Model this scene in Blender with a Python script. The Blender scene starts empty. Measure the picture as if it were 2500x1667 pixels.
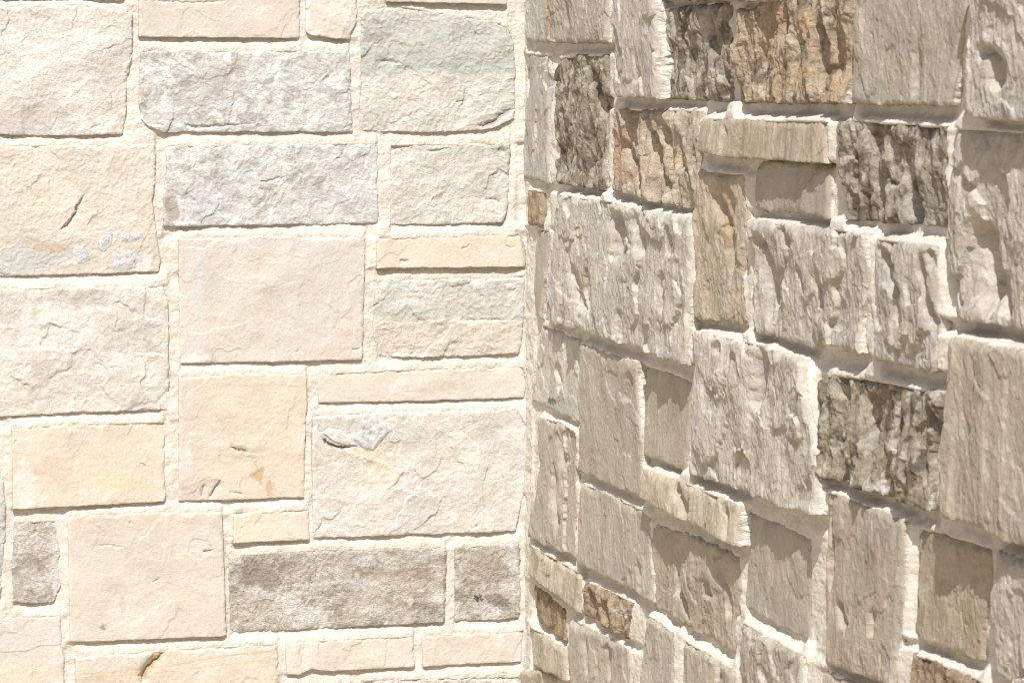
import bpy, math
import numpy as np
from mathutils import Matrix, Vector

C = bpy.context.scene.collection
scene = bpy.context.scene

# ------------------------------------------------------------------ camera
# World: corner of the two walls is the z axis, ground at z = 0, metres.
# The far wall lies in the plane y = 0 (x < 0); the side wall lies in x = 0 (y < 0).
F = 7650.0                 # focal length in photo pixels (2500 wide)
YH = 200.0                 # photo row of the horizon
XC = 1283.0                # photo column of the corner
DIST = 7.65                # corner distance, so 1 px is about 1 mm there
CAMZ = 2.05
yaw = math.radians(16.86)
R2 = np.array([math.cos(yaw), -math.sin(yaw)])     # camera right in world xy
F2 = np.array([math.sin(yaw), math.cos(yaw)])      # camera forward in world xy
CAM2 = -DIST * F2 - (XC - 1250) / F * DIST * R2

cam_data = bpy.data.cameras.new('camera')
cam = bpy.data.objects.new('camera', cam_data)
C.objects.link(cam)
cam.location = (CAM2[0], CAM2[1], CAMZ)
cam.rotation_euler = (math.radians(90), 0, -yaw)
cam_data.sensor_width = 36
cam_data.lens = 36 * F / 2500
cam_data.shift_y = -(833.5 - YH) / 2500
cam_data.clip_end = 3000
cam_data.dof.use_dof = True
cam_data.dof.focus_distance = 7.35
cam_data.dof.aperture_fstop = 13
scene.camera = cam

# ------------------------------------------------------------------ light
sd = Vector((0.31, 0.80, -1.0)).normalized()       # direction the sunlight travels
elev = math.asin(-sd.z)
world = bpy.data.worlds.new('World')
scene.world = world
world.use_nodes = True
nt = world.node_tree
bg = nt.nodes['Background']
sky = nt.nodes.new('ShaderNodeTexSky')
sky.sky_type = 'NISHITA'
sky.sun_disc = False
sky.sun_elevation = elev
sky.sun_rotation = math.atan2(-sd.x, -sd.y)
sky.dust_density = 5.0
sky.air_density = 0.6
sky.ozone_density = 0.4
nt.links.new(sky.outputs[0], bg.inputs[0])
bg.inputs[1].default_value = 0.078
sl = bpy.data.lights.new('sun', 'SUN')
sl.energy = 4.6
sl.angle = math.radians(0.5)
sl.color = (1.0, 0.97, 0.925)
sun = bpy.data.objects.new('sun', sl)
C.objects.link(sun)
sun.rotation_euler = sd.to_track_quat('-Z', 'Y').to_euler()
sun.location = (-3, -6, 9)
scene.view_settings.view_transform = 'Standard'
scene.view_settings.look = 'None'
scene.view_settings.exposure = 0.24
scene.view_settings.gamma = 1.0
scene.cycles.use_denoising = True
scene.cycles.denoising_input_passes = 'RGB_ALBEDO_NORMAL'
scene.cycles.denoising_prefilter = 'NONE'
scene.cycles.filter_width = 1.0
scene.cycles.use_adaptive_sampling = False

# ------------------------------------------------------------------ noise
_rng = np.random.RandomState(7)
PERM = np.tile(_rng.permutation(256), 3).astype(np.int32)
ANG = _rng.rand(256) * 2 * np.pi
GX = np.cos(ANG).astype(np.float32); GY = np.sin(ANG).astype(np.float32)

def perlin(x, y, seed=0):
    x = np.asarray(x, np.float32) + np.float32((seed * 37.731) % 211)
    y = np.asarray(y, np.float32) + np.float32((seed * 91.177) % 197)
    xi = np.floor(x).astype(np.int32); yi = np.floor(y).astype(np.int32)
    xf = x - xi; yf = y - yi
    u = xf * xf * xf * (xf * (xf * 6 - 15) + 10); v = yf * yf * yf * (yf * (yf * 6 - 15) + 10)
    xi &= 255; yi &= 255; s = seed & 255
    def g(i, j, dx, dy):
        h = PERM[(PERM[(xi + i + s) & 255] + yi + j) & 511]
        return GX[h] * dx + GY[h] * dy
    a = g(0, 0, xf, yf); b = g(1, 0, xf - 1, yf); c = g(0, 1, xf, yf - 1); d = g(1, 1, xf - 1, yf - 1)
    return ((a + u * (b - a)) * (1 - v) + (c + u * (d - c)) * v) * 1.5

def fbm(x, y, oct, seed=0, gain=0.5):
    r = 0; a = 1.0
    for k in range(oct):
        r = r + a * perlin(x, y, seed + k * 13)
        x = x * 2.03; y = y * 2.03; a *= gain
    return r

def sstep(a, b, x):
    t = np.clip((x - a) / (b - a), 0, 1)
    return t * t * (3 - 2 * t)

# ------------------------------------------------------------------ photo <-> wall
def unproj(X, Y, wall, h):
    """photo pixel -> (u, z) in millimetres on the plane h mm in front of a wall."""
    X = np.asarray(X, float); Y = np.asarray(Y, float)
    k = (X - 1250) / F
    dx = k * R2[0] + F2[0]; dy = k * R2[1] + F2[1]; dz = (YH - Y) / F
    hm = h / 1000.0
    if wall == 'L':
        t = (-hm - CAM2[1]) / dy
        return (CAM2[0] + t * dx) * 1000, (CAMZ + t * dz) * 1000
    t = (-hm - CAM2[0]) / dx
    return -(CAM2[1] + t * dy) * 1000, (CAMZ + t * dz) * 1000

def proj(u, z, wall, h):
    if wall == 'L': x = u / 1000; y = -h / 1000 + 0 * u
    else: x = -h / 1000 + 0 * u; y = -u / 1000
    px = x - CAM2[0]; py = y - CAM2[1]
    r = px * R2[0] + py * R2[1]; f = px * F2[0] + py * F2[1]
    return 1250 + F * r / f, YH - F * (z / 1000 - CAMZ) / f

def to_world(u, z, h, wall):
    if wall == 'L': return np.stack([u, -h, z], -1) / 1000
    return np.stack([-h, -u, z], -1) / 1000

# ------------------------------------------------------------------ materials
def stone_material(name, rough, fine, grain, speck=0.0):
    m = bpy.data.materials.new(name); m.use_nodes = True
    t = m.node_tree; n = t.nodes; L = t.links
    bs = n['Principled BSDF']
    bs.inputs['Roughness'].default_value = rough
    bs.inputs['Specular IOR Level'].default_value = 0.25
    at = n.new('ShaderNodeAttribute'); at.attribute_name = 'pigment'
    tc = n.new('ShaderNodeTexCoord')
    def noise(sc, det, ro=0.6):
        q = n.new('ShaderNodeTexNoise'); q.inputs['Scale'].default_value = sc
        q.inputs['Detail'].default_value = det; q.inputs['Roughness'].default_value = ro
        L.new(tc.outputs['Object'], q.inputs['Vector']); return q
    n1 = noise(130, 6, 0.7)
    mr = n.new('ShaderNodeMapRange')
    mr.inputs['From Min'].default_value = 0.3; mr.inputs['From Max'].default_value = 0.7
    mr.inputs['To Min'].default_value = 1 - grain; mr.inputs['To Max'].default_value = 1 + grain * 0.8
    L.new(n1.outputs['Fac'], mr.inputs['Value'])
    mu = n.new('ShaderNodeVectorMath'); mu.operation = 'MULTIPLY'
    L.new(at.outputs['Color'], mu.inputs[0]); L.new(mr.outputs[0], mu.inputs[1])
    last = mu.outputs[0]
    if speck:
        n3 = noise(420, 2, 0.5)
        cr = n.new('ShaderNodeMapRange')
        cr.inputs['From Min'].default_value = 0.66; cr.inputs['From Max'].default_value = 0.74
        cr.inputs['To Min'].default_value = 1.0; cr.inputs['To Max'].default_value = 1 - speck
        L.new(n3.outputs['Fac'], cr.inputs['Value'])
        m2 = n.new('ShaderNodeVectorMath'); m2.operation = 'MULTIPLY'
        L.new(last, m2.inputs[0]); L.new(cr.outputs[0], m2.inputs[1]); last = m2.outputs[0]
    L.new(last, bs.inputs['Base Color'])
    n2 = noise(260, 6, 0.75)
    bp = n.new('ShaderNodeBump'); bp.inputs['Strength'].default_value = 1.0
    bp.inputs['Distance'].default_value = fine
    L.new(n2.outputs['Fac'], bp.inputs['Height']); L.new(bp.outputs[0], bs.inputs['Normal'])
    return m

M_SMOOTH = stone_material('limestone_smooth', 0.85, 0.0016, 0.07)
M_ROUGH = stone_material('limestone_rough', 0.85, 0.0025, 0.10)
M_DARK = stone_material('weathered_stone', 0.8, 0.0045, 0.3)
M_MORTAR = stone_material('mortar', 0.95, 0.0026, 0.07, 0.35)
M_SHELL = stone_material('calcite', 0.45, 0.0015, 0.12)

# ------------------------------------------------------------------ meshes
def grid_mesh(name, P, mat, colors=None, keep=None, flat_border=True, parent=None):
    ny, nx = P.shape[:2]
    idx = np.arange(ny * nx, dtype=np.int32).reshape(ny, nx)
    q = np.stack([idx[:-1, :-1], idx[:-1, 1:], idx[1:, 1:], idx[1:, :-1]], -1)
    bord = np.zeros(q.shape[:2], bool)
    if flat_border:
        w = int(flat_border)
        bord[w - 1] = bord[-w] = True; bord[:, w - 1] = bord[:, -w] = True
    if keep is not None: q = q[keep]; bord = bord[keep]
    q = q.reshape(-1, 4); bord = bord.reshape(-1)
    co = P.reshape(-1, 3).astype(np.float32)
    col = None if colors is None else colors.reshape(-1, 3)
    if keep is not None:
        used = np.zeros(len(co), bool); used[q.ravel()] = True
        remap = np.cumsum(used) - 1; q = remap[q].astype(np.int32); co = co[used]
        if col is not None: col = col[used]
    me = bpy.data.meshes.new(name)
    me.vertices.add(len(co)); me.vertices.foreach_set('co', co.ravel())
    me.loops.add(len(q) * 4); me.loops.foreach_set('vertex_index', q.ravel())
    me.polygons.add(len(q)); me.polygons.foreach_set('loop_start', np.arange(len(q), dtype=np.int32) * 4)
    me.update(calc_edges=True)
    sf = me.attributes.new('sharp_face', 'BOOLEAN', 'FACE') if 'sharp_face' not in me.attributes else me.attributes['sharp_face']
    sf.data.foreach_set('value', bord)
    if col is not None:
        a = me.color_attributes.new('pigment', 'FLOAT_COLOR', 'POINT')
        c4 = np.ones((len(co), 4), np.float32); c4[:, :3] = np.clip(col, 0.01, 0.95)
        a.data.foreach_set('color', c4.ravel())
    me.materials.append(mat)
    o = bpy.data.objects.new(name, me); C.objects.link(o)
    if parent is not None: o.parent = parent
    return o

def resample(pts, n):
    pts = np.array(pts, float)
    d = np.r_[0, np.cumsum(np.hypot(*np.diff(pts, axis=0).T))]
    t = np.linspace(0, d[-1], n)
    return np.stack([np.interp(t, d, pts[:, 0]), np.interp(t, d, pts[:, 1])], -1)

def seg_dist(x, y, pts):
    """distance to a polyline and signed side of the nearest segment"""
    best = np.full(x.shape, 1e9); side = np.zeros(x.shape); tt = np.zeros(x.shape)
    n = len(pts) - 1
    for i in range(n):
        (x0, y0), (x1, y1) = pts[i], pts[i + 1]
        dx, dy = x1 - x0, y1 - y0; l2 = dx * dx + dy * dy
        t = np.clip(((x - x0) * dx + (y - y0) * dy) / l2, 0, 1)
        d = np.hypot(x - x0 - t * dx, y - y0 - t * dy)
        s = ((x - x0) * dy - (y - y0) * dx) / math.sqrt(l2)
        m = d < best
        best[m] = d[m]; side[m] = s[m]; tt[m] = ((i + t) / n)[m]
    return best, side, tt

def S(*c):
    a = np.array([((v / 255 + 0.055) / 1.055) ** 2.4 for v in c])   # sRGB -> linear
    g = a @ np.array([.3, .59, .11])
    return (g + (a - g) * .72) * np.array([.975, .996, 1.02])

# pigment styles: base, dark mottle, light mottle, mottle size mm, dark amount, light amount,
#   relief amp, ledge amp, rib amp, fine amp, material
K = 0.71
STY = {
 'white':  dict(c=S(233,224,211)*K, d=S(217,206,192)*K, l=S(240,235,227)*K, sc=70, da=.45, la=.6, amp=5.0, led=3.0, rib=0, fine=0.9, big=3.4, mat='r'),
 'beige':  dict(c=S(229,216,199)*K, d=S(219,203,182)*K, l=S(236,226,210)*K, sc=90, da=.5, la=.4, amp=3.5, led=1.5, rib=0, fine=0.6, big=1.8, mat='s'),
 'tan':    dict(c=S(231,215,191)*K, d=S(222,203,177)*K, l=S(235,223,203)*K, sc=80, da=.5, la=.4, amp=3.5, led=1.5, rib=0, fine=0.6, big=1.8, mat='s'),
 'greige': dict(c=S(226,215,201)*K, d=S(216,202,187)*K, l=S(233,225,214)*K, sc=90, da=.5, la=.4, amp=3.5, led=1.6, rib=0, fine=0.6, big=1.8, mat='s'),
 'marble': dict(c=S(219,218,213)*K, d=S(188,185,178)*K, l=S(240,240,237)*K, sc=38, da=.75, la=.8, amp=4.0, led=3.8, rib=0, fine=1.1, big=3.4, mat='r'),
 'green':  dict(c=S(225,219,207)*K, d=S(207,204,190)*K, l=S(235,230,220)*K, sc=60, da=.6, la=.5, amp=4.5, led=4, rib=0, fine=1.3, big=3.6, mat='r'),
 'dark':   dict(c=S(215,204,187)*K, d=S(176,165,146)*K, l=S(234,226,215)*K, sc=58, da=.8, la=.75, amp=4.5, led=3.0, rib=0, fine=1.5, mat='d'),
 # side wall
 'rwhite': dict(c=S(217,207,196)*K, d=S(196,184,171)*K, l=S(231,225,217)*K, sc=50, da=.5, la=.5, amp=12, led=2.1, rib=2.4, fine=2.1, big=10, lng=2.4, mat='r'),
 'rgrey':  dict(c=S(205,193,178)*K, d=S(187,173,156)*K, l=S(219,210,198)*K, sc=70, da=.5, la=.4, amp=8, led=2.2, rib=2.2, fine=1.5, big=4, lng=2.0, mat='r'),
 'rtan':   dict(c=S(208,191,165)*K, d=S(188,169,140)*K, l=S(222,209,188)*K, sc=60, da=.6, la=.4, amp=9, led=3.2, rib=5, fine=1.7, big=5, lng=1.8, mat='r'),
 'rdark':  dict(c=S(184,170,151)*K, d=S(122,109,92)*K, l=S(216,207,193)*K, sc=42, da=.85, la=.75, amp=13, led=7, rib=11, fine=2.2, big=9, lng=1.5, mat='d'),
 'rpink':  dict(c=S(208,190,168)*K, d=S(182,160,138)*K, l=S(232,212,186)*K, sc=40, da=.7, la=.6, amp=10, led=4, rib=15, fine=1.6, big=4, lng=1.8, mat='d'),
 'rorange':dict(c=S(204,180,146)*K, d=S(132,112,90)*K, l=S(228,207,180)*K, sc=34, da=.8, la=.6, amp=13, led=6.5, rib=12, fine=2.2, big=9, lng=1.4, mat='d'),
 'rbrown': dict(c=S(196,170,138)*K, d=S(140,114,86)*K, l=S(208,180,146)*K, sc=26, da=.8, la=.5, amp=10, led=5, rib=10, fine=2, big=5, lng=1.5, mat='d'),
}
MATS = {'s': M_SMOOTH, 'r': M_ROUGH, 'd': M_DARK}

walls = {}
PLACED = {'L': [], 'R': []}      # outlines and heights, for the mortar

def scoops(u, v, su, sv, seed, k=1.0):
    """concave fracture bowls that meet in sharp ridges, about 0..1"""
    x = np.asarray(u / su, np.float32) + (seed * 7.13) % 97; y = np.asarray(v / sv, np.float32) + (seed * 3.71) % 89
    xi = np.floor(x).astype(np.int32); yi = np.floor(y).astype(np.int32)
    best = np.full(x.shape, 9.0, np.float32)
    for i in (-1, 0, 1):
        for j in (-1, 0, 1):
            cx = xi + i; cy = yi + j
            hsh = PERM[(PERM[(cx + seed) & 255] + cy) & 511]
            h2 = PERM[(hsh + 71) & 511]; h3 = PERM[(hsh + 157) & 511]; h4 = PERM[(hsh + 211) & 511]
            dx = x - cx - (.1 + .8 * hsh / 255.); dy = y - cy - (.1 + .8 * h2 / 255.)
            val = .75 * h3 / 255. + k * (dx * dx + dy * dy) + (h4 / 255. - .5) * (dx + .6 * dy)
            best = np.minimum(best, val)
    return best

def relief(u, v, st, seed, k=1.0):
    r = np.random.RandomState(seed)
    wu = u + 7 * fbm(u / 40, v / 40, 3, seed + 5); wv = v + 7 * fbm(u / 40, v / 40, 3, seed + 9)
    th = (r.rand() - .5) * .9
    a_, b_ = math.cos(th), math.sin(th)
    ru, rv = wu * a_ + wv * b_, -wu * b_ + wv * a_
    lng = st.get('lng', 1.0)
    h = st['amp'] * 0.6 * fbm(u / 150, v / 170, 2, seed + 1)
    h = h + st['led'] * (1.5 * scoops(ru, rv, 80, 80 * lng, seed + 31) + .8 * scoops(ru, rv, 34, 34 * lng, seed + 37) + .45 * scoops(ru, rv, 14, 14 * lng, seed + 41))
    if st.get('big'):
        for i, (sc, q) in enumerate(((150, .7), (85, 1.0))):
            n = perlin(ru / sc, rv / (sc * 1.1), seed + 131 + i) + .10 * perlin(ru / 22, rv / 45, seed + 141 + i)
            h = h + st['big'] * q * (sstep(-.03, .03, n) - .5) * np.clip(.35 + 1.4 * perlin(ru / (sc * 1.7), rv / (sc * 1.7), seed + 151 + i), 0, 1)
    if st['rib']:
        h = h + st['rib'] * (1.5 * scoops(wu, wv, 46, 190, seed + 90) + .7 * scoops(wu, wv, 20, 90, seed + 95))
    h = h + st['fine'] * (.7 * fbm(wu / 10, wv / (10 * lng), 4, seed + 70, .62) + .7 * scoops(ru, rv, 7, 7 * lng, seed + 77))
    return h * k

def pigment(u, v, st, seed, vert=1.0):
    sc = st['sc']
    wu = u + 7 * fbm(u / 35, v / 35, 3, seed + 3); wv = v + 7 * fbm(u / 35, v / 35, 3, seed + 4)
    n = fbm(wu / (sc * 1.3), wv / (sc * vert), 5, seed + 11, .6)
    m = fbm(wu / sc, wv / (sc * .8 * vert), 5, seed + 17, .65)
    a = (st['da'] * sstep(-.05, .55, n))[..., None]; b = (st['la'] * sstep(.05, .5, m))[..., None]
    c = st['c'] * (1 - a) + st['d'] * a
    c = c * (1 - b) + st['l'] * b
    w = np.exp(0.06 * fbm(u / 160, v / 160, 2, seed + 23))[..., None]
    t = .02 * fbm(u / 130, v / 110, 2, seed + 29)
    c = c * w
    c = c * np.stack([1 + t, 1 + 0 * t, 1 - 1.3 * t], -1)
    return c

def stone(wall, T, B, sty, h, L=(), Rt=(), feats=(), label=None, tilt=None, k=1.0, er=1.0, ov=None, seed=None):
    """T: top edge left to right, B: bottom edge left to right (photo pixels), L/Rt inner points of the
    sides from top to bottom, h: how far the face stands out in mm."""
    global N
    N += 1
    seed = seed or (N * 97 % 4001)
    st = dict(STY[sty]);
    if ov: st.update(ov)
    W = lambda pts: [tuple(float(q) for q in unproj(x, y, wall, h)) for x, y in pts]
    if tilt is None:
        q = np.random.RandomState(seed + 5); tm = 3.2 if wall == 'L' else 4.5
        tilt = (q.uniform(-tm, tm), q.uniform(-tm, tm))
    T = W(T); B = W(B); Lp = W(L); Rp = W(Rt)
    if wall == 'R':
        cl = lambda ps: [(max(p[0], 3.0), p[1]) for p in ps]
        T, B, Lp, Rp = cl(T), cl(B), cl(Lp), cl(Rp)
    Lp = [T[0]] + Lp + [B[0]]; Rp = [T[-1]] + Rp + [B[-1]]
    wd = max(np.hypot(*np.diff(np.array(T), axis=0).T).sum(), np.hypot(*np.diff(np.array(B), axis=0).T).sum())
    ht = max(np.hypot(*np.diff(np.array(Lp), axis=0).T).sum(), np.hypot(*np.diff(np.array(Rp), axis=0).T).sum())
    step_u, step_v = (1.7, 1.7) if wall == 'L' else (2.3, 1.9)
    nx = max(12, int(wd / step_u)); ny = max(12, int(ht / step_v))
    t_, b_ = resample(T, nx), resample(B, nx); l_, r_ = resample(Lp, ny), resample(Rp, ny)
    s = np.linspace(0, 1, nx)[None, :, None]; t = np.linspace(0, 1, ny)[:, None, None]
    P = (1 - t) * t_[None] + t * b_[None] + (1 - s) * l_[:, None] + s * r_[:, None] \
        - ((1 - s) * (1 - t) * t_[0] + s * (1 - t) * t_[-1] + (1 - s) * t * b_[0] + s * t * b_[-1])
    u, v = P[..., 0].copy(), P[..., 1].copy()
    PX, PY = proj(u, v, wall, h)
    ew = (2.2 if wall == 'L' else 4.0) * er
    e = fbm(u / 45, v / 45, 2, seed + 201) * ew * .8 + fbm(u / 14, v / 14, 3, seed + 211) * ew * .55
    e2 = fbm(u / 45, v / 45, 2, seed + 221) * ew * .8 + fbm(u / 14, v / 14, 3, seed + 231) * ew * .55
    if wall == 'R':
        e = fbm(u / 70, v / 70, 2, seed + 201) * ew * .9 + fbm(u / 26, v / 26, 1, seed + 211) * ew * .25
    hh = relief(u, v, st, seed, k)
    hh = hh - hh.mean()
    s0, t0 = s[..., 0], t[..., 0]
    hh = hh + tilt[0] * (s0 - .5) * 2 + tilt[1] * (.5 - t0) * 2
    # worn edges: tops and ends chipped more than the sawn bottoms
    dL, dR, dT, dB = s0 * wd, (1 - s0) * wd, t0 * ht, (1 - t0) * ht
    chip = 1 + (1.2 * fbm(u / 30, v / 30, 3, seed + 241) if wall == 'L' else .9 * fbm(u / 80, v / 80, 2, seed + 241))
    def worn(d, w, a): return a * np.clip(1 - d / (w * np.clip(chip, .35, 3)), 0, 1) ** 1.8
    big = 1.0 if wall == 'L' else 2.0
    hh = hh - (worn(dL, 6 * big, 3 * big) + worn(dR, 6 * big, 3 * big) + worn(dT, 7 * big, 4 * big) + worn(dB, 4 * big, 1.2 * big)) * np.clip(chip, .2, 2.5) * er
    # keep every edge in front of the joint floor
    col = pigment(u, v, st, seed, 1.0 if wall == 'L' else 1.5)
    for f in feats:
        kind = f[0]
        if kind == 'cut':        # crevice: polyline, width, depth; the lower-left lip steps back
            _, pts, w, dep = f[:4]
            jw, ja = (12, 2.5) if wall == 'L' else (45, 4)
            d, sd_, tt = seg_dist(PX + ja * fbm(PX / jw, PY / jw, 2, seed), PY + ja * fbm(PX / jw, PY / jw, 2, seed + 1), pts)
            end = np.clip(np.sin(np.pi * np.clip(tt, .02, .98)) * 1.6, 0, 1)
            if wall == 'R': dep = dep * 1.15
            prof = np.exp(-(d / (w * (.3 + end))) ** 2)
            hh = hh - dep * prof * end
            if len(f) > 4: 
                back = np.where(sd_ > 0, np.exp(-d / f[4]), 0) * end
                hh = hh - dep * .8 * back
            if len(f) > 5: col = col * (1 - prof[..., None] * end[..., None]) + f[5] * prof[..., None] * end[..., None]
        elif kind == 'lift':     # smooth bump: x, y, rx, ry, height
            _, x, y, rx, ry, a = f
            q = ((PX - x) / rx) ** 2 + ((PY - y) / ry) ** 2 + .5 * fbm(PX / (rx * .8), PY / (ry * .8), 3, seed + 7)
            hh = hh + a * np.exp(-np.clip(q, 0, None))
        elif kind == 'plate':    # a layer standing proud with a crisp ragged edge: x, y, rx, ry, height
            _, x, y, rx, ry, a = f
            q = np.sqrt(((PX - x) / rx) ** 2 + ((PY - y) / ry) ** 2) + .35 * fbm(PX / 60, PY / 60, 4, seed + 8, .6)
            hh = hh + a * sstep(1.06, .96, q)
        elif kind == 'blob':     # stain: x, y, rx, ry, colour, strength
            _, x, y, rx, ry, c, a = f
            q = np.sqrt(((PX - x) / rx) ** 2 + ((PY - y) / ry) ** 2) + .6 * fbm(PX / (max(rx, ry) * .7), PY / (max(rx, ry) * .7), 4, seed + 9, .65)
            m = (a * sstep(1.15, .55, q))[..., None]
            col = col * (1 - m) + c * K * m
        elif kind == 'band':     # horizontal stripe between rows: y0, y1, colour, strength, softness
            _, y0, y1, c, a, so = f
            yy = PY + so * 1.6 * fbm(PX / 110, PY / 50, 4, seed + 10, .6)
            m = (a * sstep(y0 - so, y0 + so, yy) * sstep(y1 + so, y1 - so, yy))[..., None]
            m = m * (0.8 + .35 * fbm(PX / 70, PY / 14, 4, seed + 12, .6))[..., None].clip(0, 1.2)
            col = col * (1 - m) + c * K * m
        elif kind == 'vband':
            _, x0, x1, c, a, so = f
            xx = PX + so * 1.6 * fbm(PX / 40, PY / 120, 4, seed + 10, .6)
            m = (a * sstep(x0 - so, x0 + so, xx) * sstep(x1 + so, x1 - so, xx))[..., None]
            m = m * (0.8 + .35 * fbm(PX / 14, PY / 70, 4, seed + 12, .6))[..., None].clip(0, 1.2)
            col = col * (1 - m) + c * K * m
        elif kind == 'line':     # thin mineral seam
            _, pts, w, c, a = f
            d, _, tt = seg_dist(PX + 3 * fbm(PX / 30, PY / 30, 3, seed), PY + 3 * fbm(PX / 30, PY / 30, 3, seed + 1), pts)
            m = (a * np.exp(-(d / w) ** 2))[..., None]
            col = col * (1 - m) + c * K * m
        elif kind == 'drop':     # step the face back beyond a line (side > 0): polyline, depth
            _, pts, dep = f
            d, sd_, tt = seg_dist(PX + 5 * fbm(PX / 30, PY / 40, 3, seed + 2), PY + 5 * fbm(PX / 30, PY / 40, 3, seed + 3), pts)
            hh = hh - dep * sstep(-1.5, 1.5, sd_)
    if wall == 'R': col = col * np.array([1.01, 1.005, .955])
    full = np.clip(h + hh, -14 if wall == 'L' else -22, None)
    # ring that runs back into the wall
    R = 4 if wall == 'L' else 9
    def pad(a): return np.pad(a, ((R, R), (R, R)) + ((0, 0),) * (a.ndim - 2), mode='edge')
    ring = np.zeros((ny + 2 * R, nx + 2 * R))
    for q in range(R): ring[q:ny + 2 * R - q, q:nx + 2 * R - q] = (R - 1 - q + 1) if q < R else 0
    ring[R:-R, R:-R] = 0
    f = ring / R
    U, V, H = pad(u) + pad(e) * (1 - f) ** 3, pad(v) + pad(e2) * (1 - f) ** 3, pad(full)
    hs = full.copy()
    for _ in range(14):
        hs = (np.pad(hs, ((1, 1), (0, 0)), mode='edge')[:-2] + hs + np.pad(hs, ((1, 1), (0, 0)), mode='edge')[2:]) / 3
        hs = (np.pad(hs, ((0, 0), (1, 1)), mode='edge')[:, :-2] + hs + np.pad(hs, ((0, 0), (1, 1)), mode='edge')[:, 2:]) / 3
    g_ = np.clip(f * 2.5, 0, 1); H = H * (1 - g_) + pad(hs) * g_
    H = H * (1 - f) + (-45) * f
    side = np.sin(np.pi * np.clip(f * 1.2, 0, 1)) * (1.2 if wall == 'L' else 3.2) + f * 2
    cu, cv = u.mean(), v.mean()
    inw = np.clip(ring, 0, 1)
    q1 = fbm((U + V) / 12, H / 10 + U / 30, 4, seed + 301, .6) * inw
    U = U + q1 * side * 1.3; V = V + fbm((U - V) / 12, H / 10 + V / 40, 4, seed + 311, .6) * inw * side * 1.3
    if wall == 'L': U = np.minimum(U, -1.0)
    else: U = np.maximum(U, 1.0)
    CC = pad(col) * (1 + inw * .16 * fbm((U + V) / 11, H / 9, 4, seed + 321, .6))[..., None]
    if wall == 'R':      # pointing mortar carried over the tops and near ends of the blocks
        sm = np.zeros_like(ring); sm[:, nx + R:] = 1; sm[:R] = 1
        sm = sm * sstep(-.55, -.25, fbm((U + V) / 45, H / 25, 3, seed + 331))[..., None][..., 0]
        CC = CC * (1 - sm[..., None]) + S(240, 232, 218) * .78 * sm[..., None]
    o = grid_mesh('stone', to_world(U, V, H, wall)[::1] if wall == 'R' else to_world(U, V, H, wall), MATS[st['mat']], CC, parent=walls[wall], flat_border=R)
    if label: o['label'] = label
    poly = np.concatenate([t_ , r_[1:], b_[::-1][1:], l_[::-1][1:-1]])
    PLACED[wall].append((poly, h, full, u, v))
    return o

N = 0

def inclusion(wall, x, y, rx, ry, rot, h, thick, name, parent, seed, c, d, pts=None, label=None):
    """a shell or crystal set in the face of a stone: a domed, ragged little slab of its own"""
    nr, na = 26, 72
    a = np.linspace(0, math.tau, na)[None, :]; r = np.linspace(0, 1, nr)[:, None]
    rad = 1 + .16 * perlin(np.cos(a) * 1.3, np.sin(a) * 1.3, seed) + .07 * perlin(np.cos(a) * 5, np.sin(a) * 5, seed + 1)
    if pts is not None:
        P = resample(list(pts) + [pts[0]], na); cx, cy = P[:-1].mean(0)
        X = cx + (P[None, :, 0] - cx) * r; Y = cy + (P[None, :, 1] - cy) * r
    else:
        ex = rx * rad * np.cos(a) * r; ey = ry * rad * np.sin(a) * r
        ca, sa = math.cos(rot), math.sin(rot)
        X = x + ex * ca - ey * sa; Y = y + ex * sa + ey * ca
    u, v = unproj(X, Y, wall, h)
    u = np.asarray(u); v = np.asarray(v)
    _, _, full, su, sv = PLACED[wall][-1]
    fu, fv, fh = su[::2, ::2].ravel(), sv[::2, ::2].ravel(), full[::2, ::2].ravel()
    near_ = (np.abs(fu - u.mean()) < 80) & (np.abs(fv - v.mean()) < 80)
    fu, fv, fh = fu[near_], fv[near_], fh[near_]
    w = np.exp(-((u.ravel()[:, None] - fu) ** 2 + (v.ravel()[:, None] - fv) ** 2) / 40.0) + 1e-9
    base = ((w * fh).sum(1) / w.sum(1)).reshape(u.shape)
    hh = base + thick * (1 - 1.25 * r ** (3 if pts is None else 9)) + .7 * fbm(u / 14, v / 14, 4, seed + 3) + (.9 * (sstep(-.05, .05, perlin(u / 18, v / 18, seed + 6)) - .5)) + 0 * a
    hh[-1] = base[-1] - 6
    ring = .5 + .5 * np.sin(r * 17 + 3 * fbm(u / 16, v / 16, 3, seed + 8))
    m = (np.clip(.6 * ring + .5 * fbm(u / 12, v / 12, 4, seed + 4), 0, 1))[..., None]
    col = (c * (1 - m) + d * m) * K
    P3 = to_world(u, v, hh, wall)
    o = grid_mesh(name, P3, M_SHELL, col, flat_border=False, parent=parent)
    if label: o['label'] = label
    return o

# ------------------------------------------------------------------ the two walls
def wall_root(key, loc, label):
    o = bpy.data.objects.new('stone_wall', None)
    C.objects.link(o); o.location = (0, 0, 0)
    o['label'] = label; o['category'] = 'wall'; o['kind'] = 'thing'
    walls[key] = o
wall_root('L', (0, 0, 0), 'pale smooth stone wall of cream and white blocks, facing the viewer beside the rugged wall')
wall_root('R', (0, 0, 0), 'rugged stone wall seen at a slant, rough grey and brown blocks with long shadows')

GREEN = S(190, 198, 184); PALEG = S(214, 217, 204); OCH = S(214, 176, 108); RUST = S(216, 172, 112); WHT = S(244, 241, 236)
GRY = S(196, 190, 184); BRN = S(150, 132, 104)
def SL(*a, **k): return stone('L', *a, **k)
def SR(*a, **k): return stone('R', *a, **k)

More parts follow.
